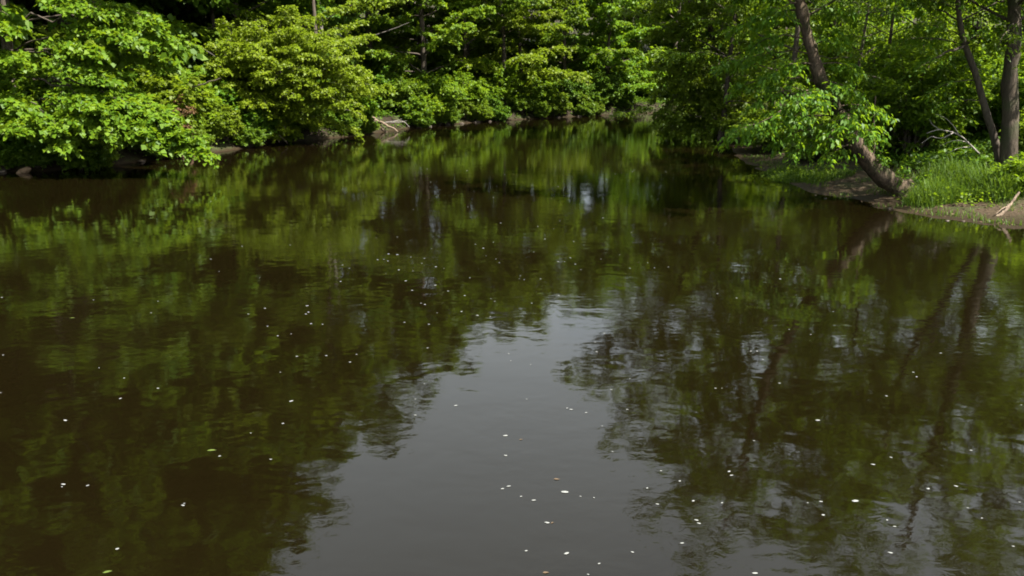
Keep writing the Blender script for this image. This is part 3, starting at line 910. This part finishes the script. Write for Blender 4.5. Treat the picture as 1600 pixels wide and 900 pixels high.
# woods closing the bend
lab, grp = 'hazy green tree in the wood closing off the river bend', 'trees beyond the bend'
for (x, y) in ((15, 76), (20, 79), (26, 80), (12, 80), (32, 84), (18, 86), (25, 88), (9, 86), (38, 86), (33, 92), (14, 94), (45, 90), (24, 97), (6, 92), (40, 97), (52, 95), (10, 77), (17, 81), (22, 84), (29, 86), (13, 88), (20, 92), (28, 93), (35, 90), (8, 99), (17, 101)):
    place(int(rng.integers(3, 5)), x, y, lab, grp, .9)
# right wood
lab, grp = 'leafy green tree in the lighter wood behind the right bank', 'trees in the right wood'
for (x, y) in ((19, 49), (24, 53), (29, 57), (24, 44), (31, 48), (22, 38), (28, 40), (36, 44), (26, 32), (33, 34), (40, 38), (30, 26), (38, 29), (45, 44), (44, 54), (36, 60), (52, 50), (22, 58), (28, 63), (42, 62), (18, 54), (48, 58), (34, 54), (40, 48)):
    place(int(rng.integers(3, 5)), x + rng.normal(0, .8), y + rng.normal(0, .8), lab, grp, .66)

# ------------------------------------------------------------------ shrubs and undergrowth
k = 0
for (px, sb, rx, rz, lf, lab) in [
    (20, 2.0, 1.3, 1.5, 'fern', 'low dark shrub at the far left under the maple boughs'),
    (300, 2.2, 1.5, 2.6, 'wood', 'shaded shrub between the maple boughs and the dome-shaped bush'),
    (345, 1.6, 1.3, 2.2, 'bush', 'leafy shrub tucked under the left flank of the dome-shaped bush'),
    (610, 3.0, 1.6, 2.4, 'shade', 'dark shrub behind the driftwood stump'),
    (660, 1.6, 1.6, 2.0, 'wood', 'shrub right of the driftwood, low over the water'),
    (572, .7, 1.0, 1.5, 'bush', 'low bright shrub between the dome-shaped bush and the driftwood'),
    (672, .6, 1.1, 1.3, 'maple', 'low shrub dipping its leaves in the water right of the driftwood'),
    (410, .6, 1.0, 1.1, 'wood', 'low dark shrub at the waterline beneath the dome-shaped bush'),
    (700, 1.2, 1.4, 2.4, 'maple', 'bright shrub under the layered maple'),
    (745, 1.0, 1.5, 2.6, 'bush', 'rounded yellow-green shrub at the foot of the drooping maples'),
    (800, 1.2, 1.6, 3.2, 'bush', 'bright shrub trailing in the water before the far bend'),
    (860, 1.6, 2.0, 3.0, 'shade', 'dark rounded shrub left of the far shore stones'),
    (905, 1.6, 1.8, 2.4, 'fern', 'dark low shrub above the reddish far shore stones'),
    (950, 1.4, 1.8, 2.6, 'fern', 'dark shrub at the foot of the sunlit bend tree'),
]:
    q = back(px, sb)
    shrub(q, rx, rz, 'shrub', lab, M[lf], 'round', 30, 0.18, 8)
# withered reddish shrub patch
q = back(287, 1.2)
P = Plant((q[0], q[1], hz(*q)))
for j in range(12):
    tip = at(287 + rng.normal(0, 17), 184 + rng.normal(0, 16), shore_left(287)[1] - 0.4 + rng.normal(0, .3))
    P.limb(P.base, tip, .015, .1, .35, .7, .10, 3, .8, .22)
P.build('withered_shrub', 'small reddish-brown withered shrub between the maple and the dome-shaped bush', 'shrub', M['dead_brown'], M['rust'], 'round', limb_parts=False)
for (px, py, z0, rx, rz, lf, lab, nn) in [
    (1470, 228, .8, 1.5, 2.4, 'ash', 'pale green shrub behind the tall grass', 30),
    (1405, 240, .7, 1.3, 1.9, 'ash', 'leafy shrub between the leaning trunk and the dead twigs', 26),
    (1530, 225, .8, 1.2, 2.4, 'ash', 'upright shrub behind the crooked trunk', 24),
    (1596, 302, .4, .6, .8, 'ash', 'small shrub over the driftwood stick at the right edge', 16),
    (1622, 262, .6, .9, 1.4, 'ash', 'leafy shrub at the right edge beside the straight trunk', 22),
    (1345, 235, .7, 1.2, 1.4, 'fern', 'dark low shrub behind the leaning trunk', 22),
    (1285, 240, .5, 1.3, 1.2, 'fern', 'low green shrub over the short grass on the spit', 22),
    (1205, 225, .4, 1.6, 1.9, 'shade', 'dark shrub at the tip of the grassy spit', 24),
    (1165, 215, .3, 1.4, 1.6, 'shade', 'dark shrub hanging over the water by the sunken log', 22),
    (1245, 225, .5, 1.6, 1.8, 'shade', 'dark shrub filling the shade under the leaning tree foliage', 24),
]:
    q = ground(px, py, z0)
    shrub(q[:2], rx, rz, 'shrub', lab, M[lf], 'narrow' if lf == 'ash' else 'round', nn + 6, 0.155, 7, under=-0.2)

# understory: copies of a few bushes standing under the trees
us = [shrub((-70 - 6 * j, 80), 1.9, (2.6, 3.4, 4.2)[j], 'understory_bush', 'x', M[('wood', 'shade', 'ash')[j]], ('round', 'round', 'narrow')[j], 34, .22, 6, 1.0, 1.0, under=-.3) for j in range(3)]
us_used = [False] * 3


def place_bush(j, x, y, label, group, k=1.0):
    rz, sc = rng.uniform(0, 6.28), rng.uniform(0.75, 1.25) * k
    loc = (x, y, hz(x, y) - 0.1)
    if not us_used[j]:
        us_used[j] = True
        o = us[j]
        o.location = loc; o.rotation_euler = (0, 0, rz); o.scale = (sc,) * 3
        o['label'] = label; o['group'] = group
    else:
        copy_tree(us[j], loc, rz, sc, label, group)


for sb, cnt in ((0.35, 64), (2.4, 32), (6.0, 26), (11.0, 22), (17.0, 20)):
    for s_ in np.linspace(0, 1, cnt):
        q = back(-20 + s_ * 1000, sb + rng.uniform(-.5, .8)) + rng.normal(0, .4, 2)
        if sb < 2.7 and (150 < -20 + s_ * 1000 < 215 or 572 < -20 + s_ * 1000 < 640):
            continue
        if sb < 3 and -20 + s_ * 1000 > 780 and rng.uniform() < .15:
            continue
        place_bush(int(rng.integers(0, 2)), q[0], q[1], 'dark leafy bush in the undergrowth of the left bank', 'understory of the left bank', .46 if sb < 2 else .8 if sb < 3 else 1.0)
for (x0, y0) in [(x, y) for x in np.arange(15, 44, 3.4) for y in np.arange(20, 66, 4.2)]:
    x, y = x0 + rng.normal(0, .9), y0 + rng.normal(0, .9)
    q = np.array([[x, y]])
    if inside(q, WPOLY)[0] or dist_poly(q, RIGHT)[0] < 5.0:
        continue
    if math.degrees(math.atan2(x, y)) > (31 if y < 30 else 40): continue
    place_bush(2 if rng.uniform() < .7 else 1, x, y, 'leafy bush in the undergrowth of the right wood', 'understory of the right wood', 1.0)
for (x, y) in [(x, 71 + max(0, x - 8) * .33 + d + rng.normal(0, .5)) for d in (1.0, 5, 10, 16) for x in np.arange(5, 50, 3.4)]:
    if dist_poly(np.array([[x, y]]), LEFT)[0] < .5 or inside(np.array([[x, y]]), WPOLY)[0]: continue
    place_bush(int(rng.integers(0, 3)), x, y, 'leafy bush on the far bank beyond the bend', 'understory beyond the bend', 1.0)


def blob_pts(px, py, z, rx, ry, n):
    c = ground(px, py, z)[:2]
    r = np.sqrt(rng.uniform(0, 1, n)); a = rng.uniform(0, 6.28, n)
    return np.column_stack([c + np.column_stack([np.cos(a) * r * rx, np.sin(a) * r * ry]), 1.1 - 0.75 * r * r])


# ground cover
def scatter_cover(name, label, pts, hgt, leafmat, leaf):
    o = np.column_stack([pts, height(pts)])
    n = len(o)
    Pp, A, Nn, S = [], [], [], []
    for k in range(9):
        d = rng.normal(0, 1, (n, 3)); d[:, 2] = np.abs(d[:, 2]) + 0.3
        d = norm(d)
        p = o + d * (hgt * rng.uniform(0.2, 1.0, (n, 1)))
        Pp.append(p); A.append(d * np.array([1, 1, 0.2]) + rng.normal(0, .2, (n, 3))); Nn.append(np.array([0, 0, 1.]) + rng.normal(0, .4, (n, 3)))
        S.append(leaf * rng.uniform(.6, 1.2, n))
    me = leaves_mesh(name, np.concatenate(Pp), np.concatenate(A), np.concatenate(Nn), np.concatenate(S), 'round', leafmat)
    STAT['leaves'] += n * 9
    return tag(link(name, me), label, 'undergrowth', kind='stuff')


def land_points(n, x0, x1, y0, y1, dmin, dmax, left):
    Q = np.column_stack([rng.uniform(x0, x1, n), rng.uniform(y0, y1, n)])
    w = inside(Q, WPOLY)
    dl, dr = dist_poly(Q, LEFT), dist_poly(Q, RIGHT)
    d = dl if left else dr
    ok = (~w) & (d > dmin) & (d < dmax) & ((dl < dr) if left else (dr < dl))
    return Q[ok]


wd = np.concatenate([blob_pts(1500, 300, .4, 1.7, 1.3, 90), blob_pts(1250, 266, .3, 2.0, 1.0, 70)])[:, :2]
scatter_cover('weeds', 'broad-leaved weeds mixed into the grass of the right bank', wd, 0.42, M['ash'], 0.10)
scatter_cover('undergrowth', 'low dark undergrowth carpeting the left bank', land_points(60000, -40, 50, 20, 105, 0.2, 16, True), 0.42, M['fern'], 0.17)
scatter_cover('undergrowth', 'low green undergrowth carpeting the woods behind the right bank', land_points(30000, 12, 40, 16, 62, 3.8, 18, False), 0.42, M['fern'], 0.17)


def grass(name, label, pts, h, w, mat, lean=0.35, hf=None):
    n = len(pts)
    o = np.column_stack([pts, height(pts) - 0.02])
    hh = h * rng.uniform(0.35, 1.2, n) * (1 + 0.35 * wob(pts, 2.2, 77)) * (1 if hf is None else hf)
    a = rng.uniform(0, 6.28, n)
    dr = np.column_stack([np.cos(a), np.sin(a), np.zeros(n)])
    sd = np.column_stack([-np.sin(a), np.cos(a), np.zeros(n)])
    b = rng.uniform(0.1, 1.0, n) * lean
    V = np.empty((n, 7, 3))
    for j, (t, ww) in enumerate(((0, 1.0), (0.4, 0.9), (0.75, 0.6))):
        c = o + np.array([0, 0, 1.0]) * (hh * t * (1 - 0.25 * b * t))[:, None] + dr * (hh * b * t * t)[:, None]
        V[:, 2 * j] = c - sd * w * ww / 2
        V[:, 2 * j + 1] = c + sd * w * ww / 2
    V[:, 6] = o + np.array([0, 0, 1.0]) * (hh * (1 - 0.45 * b))[:, None] + dr * (hh * b * 1.15)[:, None]
    base = np.arange(n)[:, None] * 7
    f = np.concatenate([base + np.array([[0, 1, 3]]), base + np.array([[0, 3, 2]]), base + np.array([[2, 3, 5]]), base + np.array([[2, 5, 4]]), base + np.array([[4, 5, 6]])], 0)
    return tag(link(name, mesh_np(name, V.reshape(-1, 3), f, mat)), label, 'grass', kind='stuff')


gp_ = np.concatenate([blob_pts(1500, 292, .45, 1.3, 1.5, 3600), blob_pts(1465, 300, .4, .8, .8, 1500), blob_pts(1540, 300, .4, 1.0, .9, 900), blob_pts(1445, 306, .35, .6, .5, 400), blob_pts(1565, 312, .3, .6, .5, 350)])
grass('tall_grass', 'tall bright green grass between the leaning trunk and the straight trunk', gp_[:, :2], 0.85, 0.017, M['grass'], 1.0, gp_[:, 2])
gp_ = np.concatenate([blob_pts(1262, 268, .3, 1.7, 1.0, 2400), blob_pts(1225, 262, .25, .8, .7, 700)])
grass('short_grass', 'short bright grass on the spit left of the leaning tree', gp_[:, :2], 0.36, 0.024, M['grass'], 0.8, gp_[:, 2])
gp_ = land_points(30000, 10, 22, 14, 36, 0.15, 2.2, False)
gp_ = gp_[wob(gp_, 3.0, 21) > 0.05][:2200]
grass('sprouts', 'sparse green sprouts along the muddy right waterline', gp_, 0.16, 0.022, M['grass'], 0.7)
gp_ = land_points(9000, 10, 30, 14, 42, 2.6, 7.0, False)
gp_ = gp_[wob(gp_, 1.6, 31) > 0.0][:2600]
grass('grass_verge', 'dark grass edging the woods on the right bank', gp_, 0.5, 0.026, M['grass'], 0.6)


lp = land_points(9000, 10, 24, 14, 42, 0.1, 6.0, False)
ln = len(lp)
lo = np.column_stack([lp, height(lp) + 0.012])
la = rng.normal(0, 1, (ln, 3)); la[:, 2] *= .12
tag(link('leaf_litter', leaves_mesh('leaf_litter', lo, la, np.array([0, 0, 1.]) + rng.normal(0, .25, (ln, 3)), rng.uniform(.04, .11, ln), 'narrow', M['litter'])),
    'brown leaf litter strewn over the mud of the right bank', 'leaf litter', kind='stuff')


# ------------------------------------------------------------------ driftwood, dead branches, stones
def dead_branch(name, label, paths, mat, cat, group=None):
    """paths: list of (points, r0, r1); each is a part"""
    b = np.asarray(paths[0][0][0], float)
    root = empty(name, b, label, cat, group)
    for i, (pts, r0, r1) in enumerate(paths):
        n = max(8, len(pts) * 4)
        p = spline(pts, n)
        p[1:-1] += rng.normal(0, r0 * 0.25, (n - 2, 3))
        r = np.linspace(r0, r1, n) * rng.uniform(.88, 1.12, n)
        v, f = tubes(p[None] - b, r[None], 8)
        # close the ends
        link('stem' if i == 0 else 'fork', mesh_np(name, v, f, mat if not isinstance(mat, list) else mat[i], True), root)
    return root


S = shore_left(605)[1]
dead_branch('driftwood', 'bleached driftwood stump with forked white twigs at the left waterline',
            [([at(575, 180, S + .6), at(592, 194, S + .1), at(606, 207, S - .3)], .16, .06),
             ([at(588, 188, S + .2), at(606, 196, S - .3), at(622, 206, S - .5)], .09, .04),
             ([at(596, 192, S), at(612, 190, S - .1), at(628, 186, S - .2)], .035, .012),
             ([at(614, 190, S - .1), at(630, 190, S - .3), at(640, 199, S - .4)], .028, .01),
             ([at(606, 191, S), at(622, 191.5, S - .3), at(636, 188.5, S - .3)], .022, .008)],
            [M['dead'], M['dead'], M['dead_white'], M['dead_white'], M['dead_white']], 'driftwood')
S = shore_left(425)[1]
dead_branch('dead_branch', 'thin pale dead branch dipping into the water below the dome-shaped bush',
            [([at(420, 192, S + .3), at(434, 208, S - .2), at(449, 224, S - .7)], .035, .014),
             ([at(436, 222, S - .4), at(430, 205, S - .1), at(437, 196, S)], .028, .01),
             ([at(426, 198, S + .1), at(440, 204, S - .2), at(446, 214, S - .4)], .022, .008)], M['dead'], 'branch')
dead_branch('exposed_roots', 'reddish-brown exposed roots at the waterline below the dome-shaped bush',
            [([at(375, 224, S + .1), at(395, 219, S - .1), at(418, 224, S - .3)], .06, .03),
             ([at(385, 214, S + .2), at(405, 216, S), at(430, 220, S - .3)], .05, .02),
             ([at(400, 212, S + .3), at(412, 219, S), at(416, 227, S - .3)], .045, .02)], M['dead_brown'], 'roots')
S = shore_left(285)[1]
dead_branch('exposed_roots', 'reddish-brown roots under the tip of the low maple bough',
            [([at(272, 233, S + .4), at(284, 240, S), at(290, 252, S - .3)], .12, .07),
             ([at(262, 238, S + .4), at(268, 244, S + .1), at(272, 254, S - .2)], .08, .05),
             ([at(296, 232, S + .3), at(300, 240, S), at(304, 250, S - .2)], .07, .04)], M['dead_brown'], 'roots')
S = shore_left(300)[1]
dead_branch('dead_branch', 'slanting dark branch reaching from the maple shade into the dome-shaped bush',
            [([at(270, 152, S + 1), at(300, 137, S + .6), at(345, 122, S + .4)], .055, .025)], M['bark'], 'branch')
S = ground(1110, 213)[1]
dead_branch('sunken_log', 'dark log lying on the water at the bend under the overhanging foliage',
            [([at(1092, 209, S), at(1112, 212, S - .2), at(1134, 212, S + .2)], .16, .11),
             ([at(1098, 213, S - .5), at(1112, 216, S - .6), at(1126, 215, S - .3)], .06, .03)], [M['dead_brown'], M['dead_white']], 'log')
S = ground(1560, 342)[1]
dead_branch('driftwood_stick', 'pale driftwood stick propped on the mud at the right edge',
            [([ground(1552, 342) - (0, 0, .05), at(1570, 328, S + .1), at(1582, 315, S + .2), at(1592, 300, S + .3)], .055, .028),
             ([at(1575, 323, S + .1), at(1566, 326, S), at(1556, 334, S - .1)], .022, .012)], M['dead'], 'stick')
S = ground(1480, 255, .6)[1] - 2.4
dead_branch('dead_twigs', 'tangle of bleached bare twigs above the tall grass',
            [([at(1530, 240, S), at(1500, 212, S - .2), at(1470, 203, S - .4), at(1448, 208, S - .5)], .03, .01),
             ([at(1490, 207, S - .3), at(1472, 216, S - .5), at(1455, 214, S - .7), at(1440, 224, S - .7)], .02, .007),
             ([at(1500, 213, S - .2), at(1490, 197, S - .3), at(1478, 185, S - .2), at(1460, 178, S - .2)], .02, .006),
             ([at(1512, 222, S - .1), at(1490, 220, S - .4), at(1468, 228, S - .6)], .018, .006),
             ([at(1470, 203, S - .4), at(1458, 196, S - .4), at(1452, 186, S - .3)], .014, .005),
             ([at(1520, 230, S), at(1500, 231, S - .3), at(1478, 240, S - .5)], .016, .006)], M['dead_white'], 'twigs')
dead_branch('fallen_stem', 'dark slanting stem in the shade left of the leaning tree',
            [([at(1196, 215, ground(1190, 205, .4)[1]), at(1182, 190, ground(1190, 205, .4)[1]), at(1160, 158, ground(1190, 205, .4)[1])], .09, .05)], M['bark'], 'stem')
S = shore_left(635)[1] + 2
dead_branch('dead_branch', 'bare grey branch crossing the dark gap above the driftwood',
            [([at(585, 55, S), at(615, 45, S - .2), at(640, 35, S - .4)], .035, .015)], M['bark_grey'], 'branch')


def stone(name, label, p, sx, sy, sz, mat, group=None, wedge=0.0):
    import bmesh
    bm = bmesh.new()
    bmesh.ops.create_icosphere(bm, subdivisions=2, radius=1)
    for v in bm.verts:
        f = 1 + random.uniform(-.13, .13)
        x, y, z = v.co
        v.co = Vector((x * sx * f, y * sy * f, (z + wedge * x) * sz * f))
    me = bpy.data.meshes.new(name); bm.to_mesh(me); bm.free()
    me.materials.append(mat)
    o = link(name, me); o.location = tuple(float(c) for c in p)
    o.rotation_euler = (0, 0, random.uniform(-.4, .4))
    return tag(o, label, 'stone', group)


q = ground(37, 270)
stone('stone', 'pointed tan stone at the left waterline near the photo edge', (q[0], q[1], 0.04), .30, .22, .17, M['rock'], wedge=0.7)
for (px, s) in ((6, .22), (225, .16), (655, .2), (672, .15), (700, .22), (722, .18), (745, .25), (765, .2), (872, .2), (905, .24), (955, .2)):
    q = shore_left(px)
    stone('stone', 'small dark wet stone along the shaded left waterline', (q[0], q[1] - .2, 0.02), s, s * .8, s * .45, M['stone_dark'], 'stones along the left waterline')
for (px, py, s) in ((1290, 310, .07), (1275, 305, .05), (1335, 322, .08), (1480, 345, .06), (1505, 346, .05), (1545, 348, .07), (1215, 276, .08), (1240, 284, .06), (1390, 327, .06)):
    q = ground(px, py)
    stone('stone', 'small pebble in the wet mud of the right waterline', (q[0], q[1], hz(q[0], q[1]) + .01), s, s * .8, s * .5, M['stone_dark'], 'pebbles on the right mud')

# ------------------------------------------------------------------ foam flecks and leaves on the water
foam_me = []
for j in range(6):
    n = 10
    a = np.linspace(0, 2 * math.pi, n, endpoint=False)
    r = rng.uniform(.7, 1.1, n) * (1 + 0.25 * np.sin(2 * a + rng.uniform(0, 6)))
    o_ = np.column_stack([np.cos(a) * r, np.sin(a) * r * .75, np.zeros(n)])
    m_ = np.column_stack([np.cos(a) * r * .65, np.sin(a) * r * .5, rng.uniform(.16, .3, n)])
    v = np.vstack([o_, m_, [[0, 0, .3]]])
    f = []
    for i in range(n):
        k = (i + 1) % n
        f += [(i, k, n + k), (i, n + k, n + i), (n + i, n + k, 2 * n)]
    foam_me.append(mesh_np('foam_fleck', v, f, M['foam'], True))


def fleck(px, py, wpx, label='small white foam fleck floating on the dark river', group='foam flecks on the river', sx=1.0, sy=1.0):
    p = ground(px, py)
    dist = np.linalg.norm(p - np.array([0, 0, CAM_Z]))
    s = wpx * dist / FPX / 2 * 0.62
    o = link('foam_fleck', foam_me[int(rng.integers(0, 6))])
    o.location = (p[0], p[1], 0.004)
    o.rotation_euler = (0, 0, rng.uniform(-.3, .3))
    o.scale = (s * sx, s * sy, s * .6)
    tag(o, label, 'foam', group)
    return o


FL = [(607, 397), (621, 398), (606, 408), (590, 406), (642, 402), (663, 404), (623, 422), (634, 439), (681, 417), (680, 446), (644, 454), (700, 455),
      (726, 462), (658, 474), (664, 476), (683, 489), (632, 504), (670, 507), (668, 544), (728, 544), (557, 554), (547, 566), (510, 556), (464, 557), (438, 582),
      (442, 662), (504, 507), (486, 506), (478, 491), (482, 488), (480, 478), (455, 522), (434, 525), (418, 510), (414, 482), (532, 440),
      (813, 431), (845, 436), (831, 474), (767, 467), (773, 471), (746, 493), (766, 495), (795, 553), (798, 564), (829, 570), (649, 624), (649, 649),
      (663, 600), (823, 624), (886, 638), (892, 640), (916, 645), (941, 666), (955, 609), (984, 592), (980, 640), (944, 521), (930, 535),
      (932, 550), (957, 706), (872, 409), (882, 409), (891, 403), (939, 405), (899, 413), (873, 462), (743, 382), (755, 388), (721, 487), (834, 394),
      (1121, 459), (1151, 466), (1219, 436), (1302, 487), (1233, 515), (1267, 523), (1173, 549), (1183, 549), (1192, 562), (1470, 552), (1427, 582), (1432, 589),
      (1385, 619), (1218, 599), (1118, 607), (1128, 607), (1178, 689), (1596, 633), (1364, 726), (1392, 715), (1494, 760), (1512, 794),
      (1534, 810), (1593, 785), (1583, 854), (1262, 786), (1283, 784), (1386, 813), (1398, 823), (1143, 743), (1128, 786), (1083, 783), (1092, 818),
      (1033, 736), (1062, 752), (1011, 763), (1027, 788), (1517, 704), (785, 764), (814, 776), (907, 776), (928, 778), (988, 863), (936, 881), (919, 898),
      (3, 465), (146, 469), (247, 471), (236, 489), (388, 491), (414, 482), (5, 555), (1, 614), (194, 591), (188, 623), (247, 607), (155, 575), (392, 677), (423, 718),
      (343, 713), (97, 761), (137, 759), (288, 787)]
for (x, y) in FL:
    fleck(x, y, rng.uniform(3.2, 6.2) * (1 + max(0, y - 600) / 700), sx=rng.uniform(.8, 1.3))
for j in range(70):
    x = rng.normal(760, 240); y = rng.uniform(262, 440)
    if y < 240 or x < 300 or x > 1200: continue
    fleck(x, y, rng.uniform(2.0, 4.2))
for (x, y, w, lab) in [(883, 769, 17, 'largest elongated white foam fleck in the pale sky reflection'), (885, 865, 12, 'rounded white foam fleck at the bottom of the pale sky reflection'),
                       (855, 817, 11, 'foam fleck midway between the two largest flecks of the sky reflection'), (834, 782, 9, 'foam fleck just lower left of the largest elongated fleck'),
                       (795, 760, 9, 'foam fleck at the left of the largest flecks, paired with a smaller one'), (822, 861, 7, 'foam fleck left of the rounded one at the bottom'),
                       (790, 681, 11, 'flat foam fleck high in the pale sky reflection'), (790, 712, 8, 'foam fleck below the flat one in the upper sky reflection'),
                       (712, 634, 8, 'foam fleck beside the left edge of the sky reflection'), (1066, 849, 9, 'foam fleck on the right edge of the sky reflection near the bottom'),
                       (1336, 783, 14, 'wide foam fleck in the dark lower right water'), (1391, 864, 9, 'foam fleck near the bottom right in dark water'),
                       (1286, 805, 9, 'foam fleck lower left of the wide fleck in the dark right water'), (1450, 764, 9, 'foam fleck right of the wide fleck, in dark water'),
                       (1278, 657, 10, 'lone foam fleck in the middle of the dark right water'), (1139, 737, 9, 'foam fleck at the dark edge right of the sky reflection'),
                       (1088, 813, 9, 'foam fleck above another one on the right edge of the sky'), (1180, 896, 12, 'foam fleck cut by the bottom edge, right of centre'),
                       (183, 858, 9, 'lone foam fleck in the dark lower left corner'), (102, 657, 9, 'lone foam fleck in the dark water at the left edge'),
                       (99, 757, 9, 'foam fleck pair member in the dark lower left water'), (286, 790, 8, 'foam fleck below the green leaf in the lower left water'),
                       (455, 627, 9, 'bright foam fleck in the dark water left of the sky reflection')]:
    fleck(x, y, w, lab, None, 1.1, .9)


def floating_leaf(px, py, wpx, mat, label, rz):
    p = ground(px, py)
    s = wpx * np.linalg.norm(p - np.array([0, 0, CAM_Z])) / FPX
    t = np.linspace(0, 1, 7)
    w = np.sin(t ** .8 * math.pi) * .26
    V = np.concatenate([np.column_stack([t - .5, w, .10 * w / .26 + .10 * (t - .5) ** 2]), np.column_stack([t - .5, 0 * t, .02 + .10 * (t - .5) ** 2]), np.column_stack([t - .5, -w, .10 * w / .26 + .10 * (t - .5) ** 2])])
    F = []
    for i in range(6):
        F += [(i, i + 1, 7 + i + 1, 7 + i), (7 + i, 7 + i + 1, 14 + i + 1, 14 + i)]
    o = link('floating_leaf', mesh_np('floating_leaf', V, F, mat, True))
    o.location = (p[0], p[1], 0.003); o.scale = (s, s * .8, s * .35); o.rotation_euler = (0, 0, rz)
    return tag(o, label, 'leaf')


floating_leaf(331, 704, 13, M['leaf_green'], 'bright green leaf floating on the dark lower left water', .1)
floating_leaf(113, 497, 7, M['leaf_green'], 'tiny yellow-green leaf floating near the left edge', .2)
floating_leaf(168, 894, 12, M['leaf_green'], 'yellowish leaf floating at the bottom left edge', .4)
floating_leaf(870, 749, 10, M['leaf_brown'], 'tan leaf floating just above the largest foam fleck', -.1)
floating_leaf(814, 687, 6, M['leaf_brown'], 'tiny brown leaf floating right of the flat foam fleck', .3)
floating_leaf(863, 817, 6, M['leaf_brown'], 'tiny brown leaf touching a foam fleck in the sky reflection', .7)
floating_leaf(853, 895, 10, M['leaf_brown'], 'brown leaf at the bottom edge under the sky reflection', .1)
print('LEAVES', STAT['leaves'])
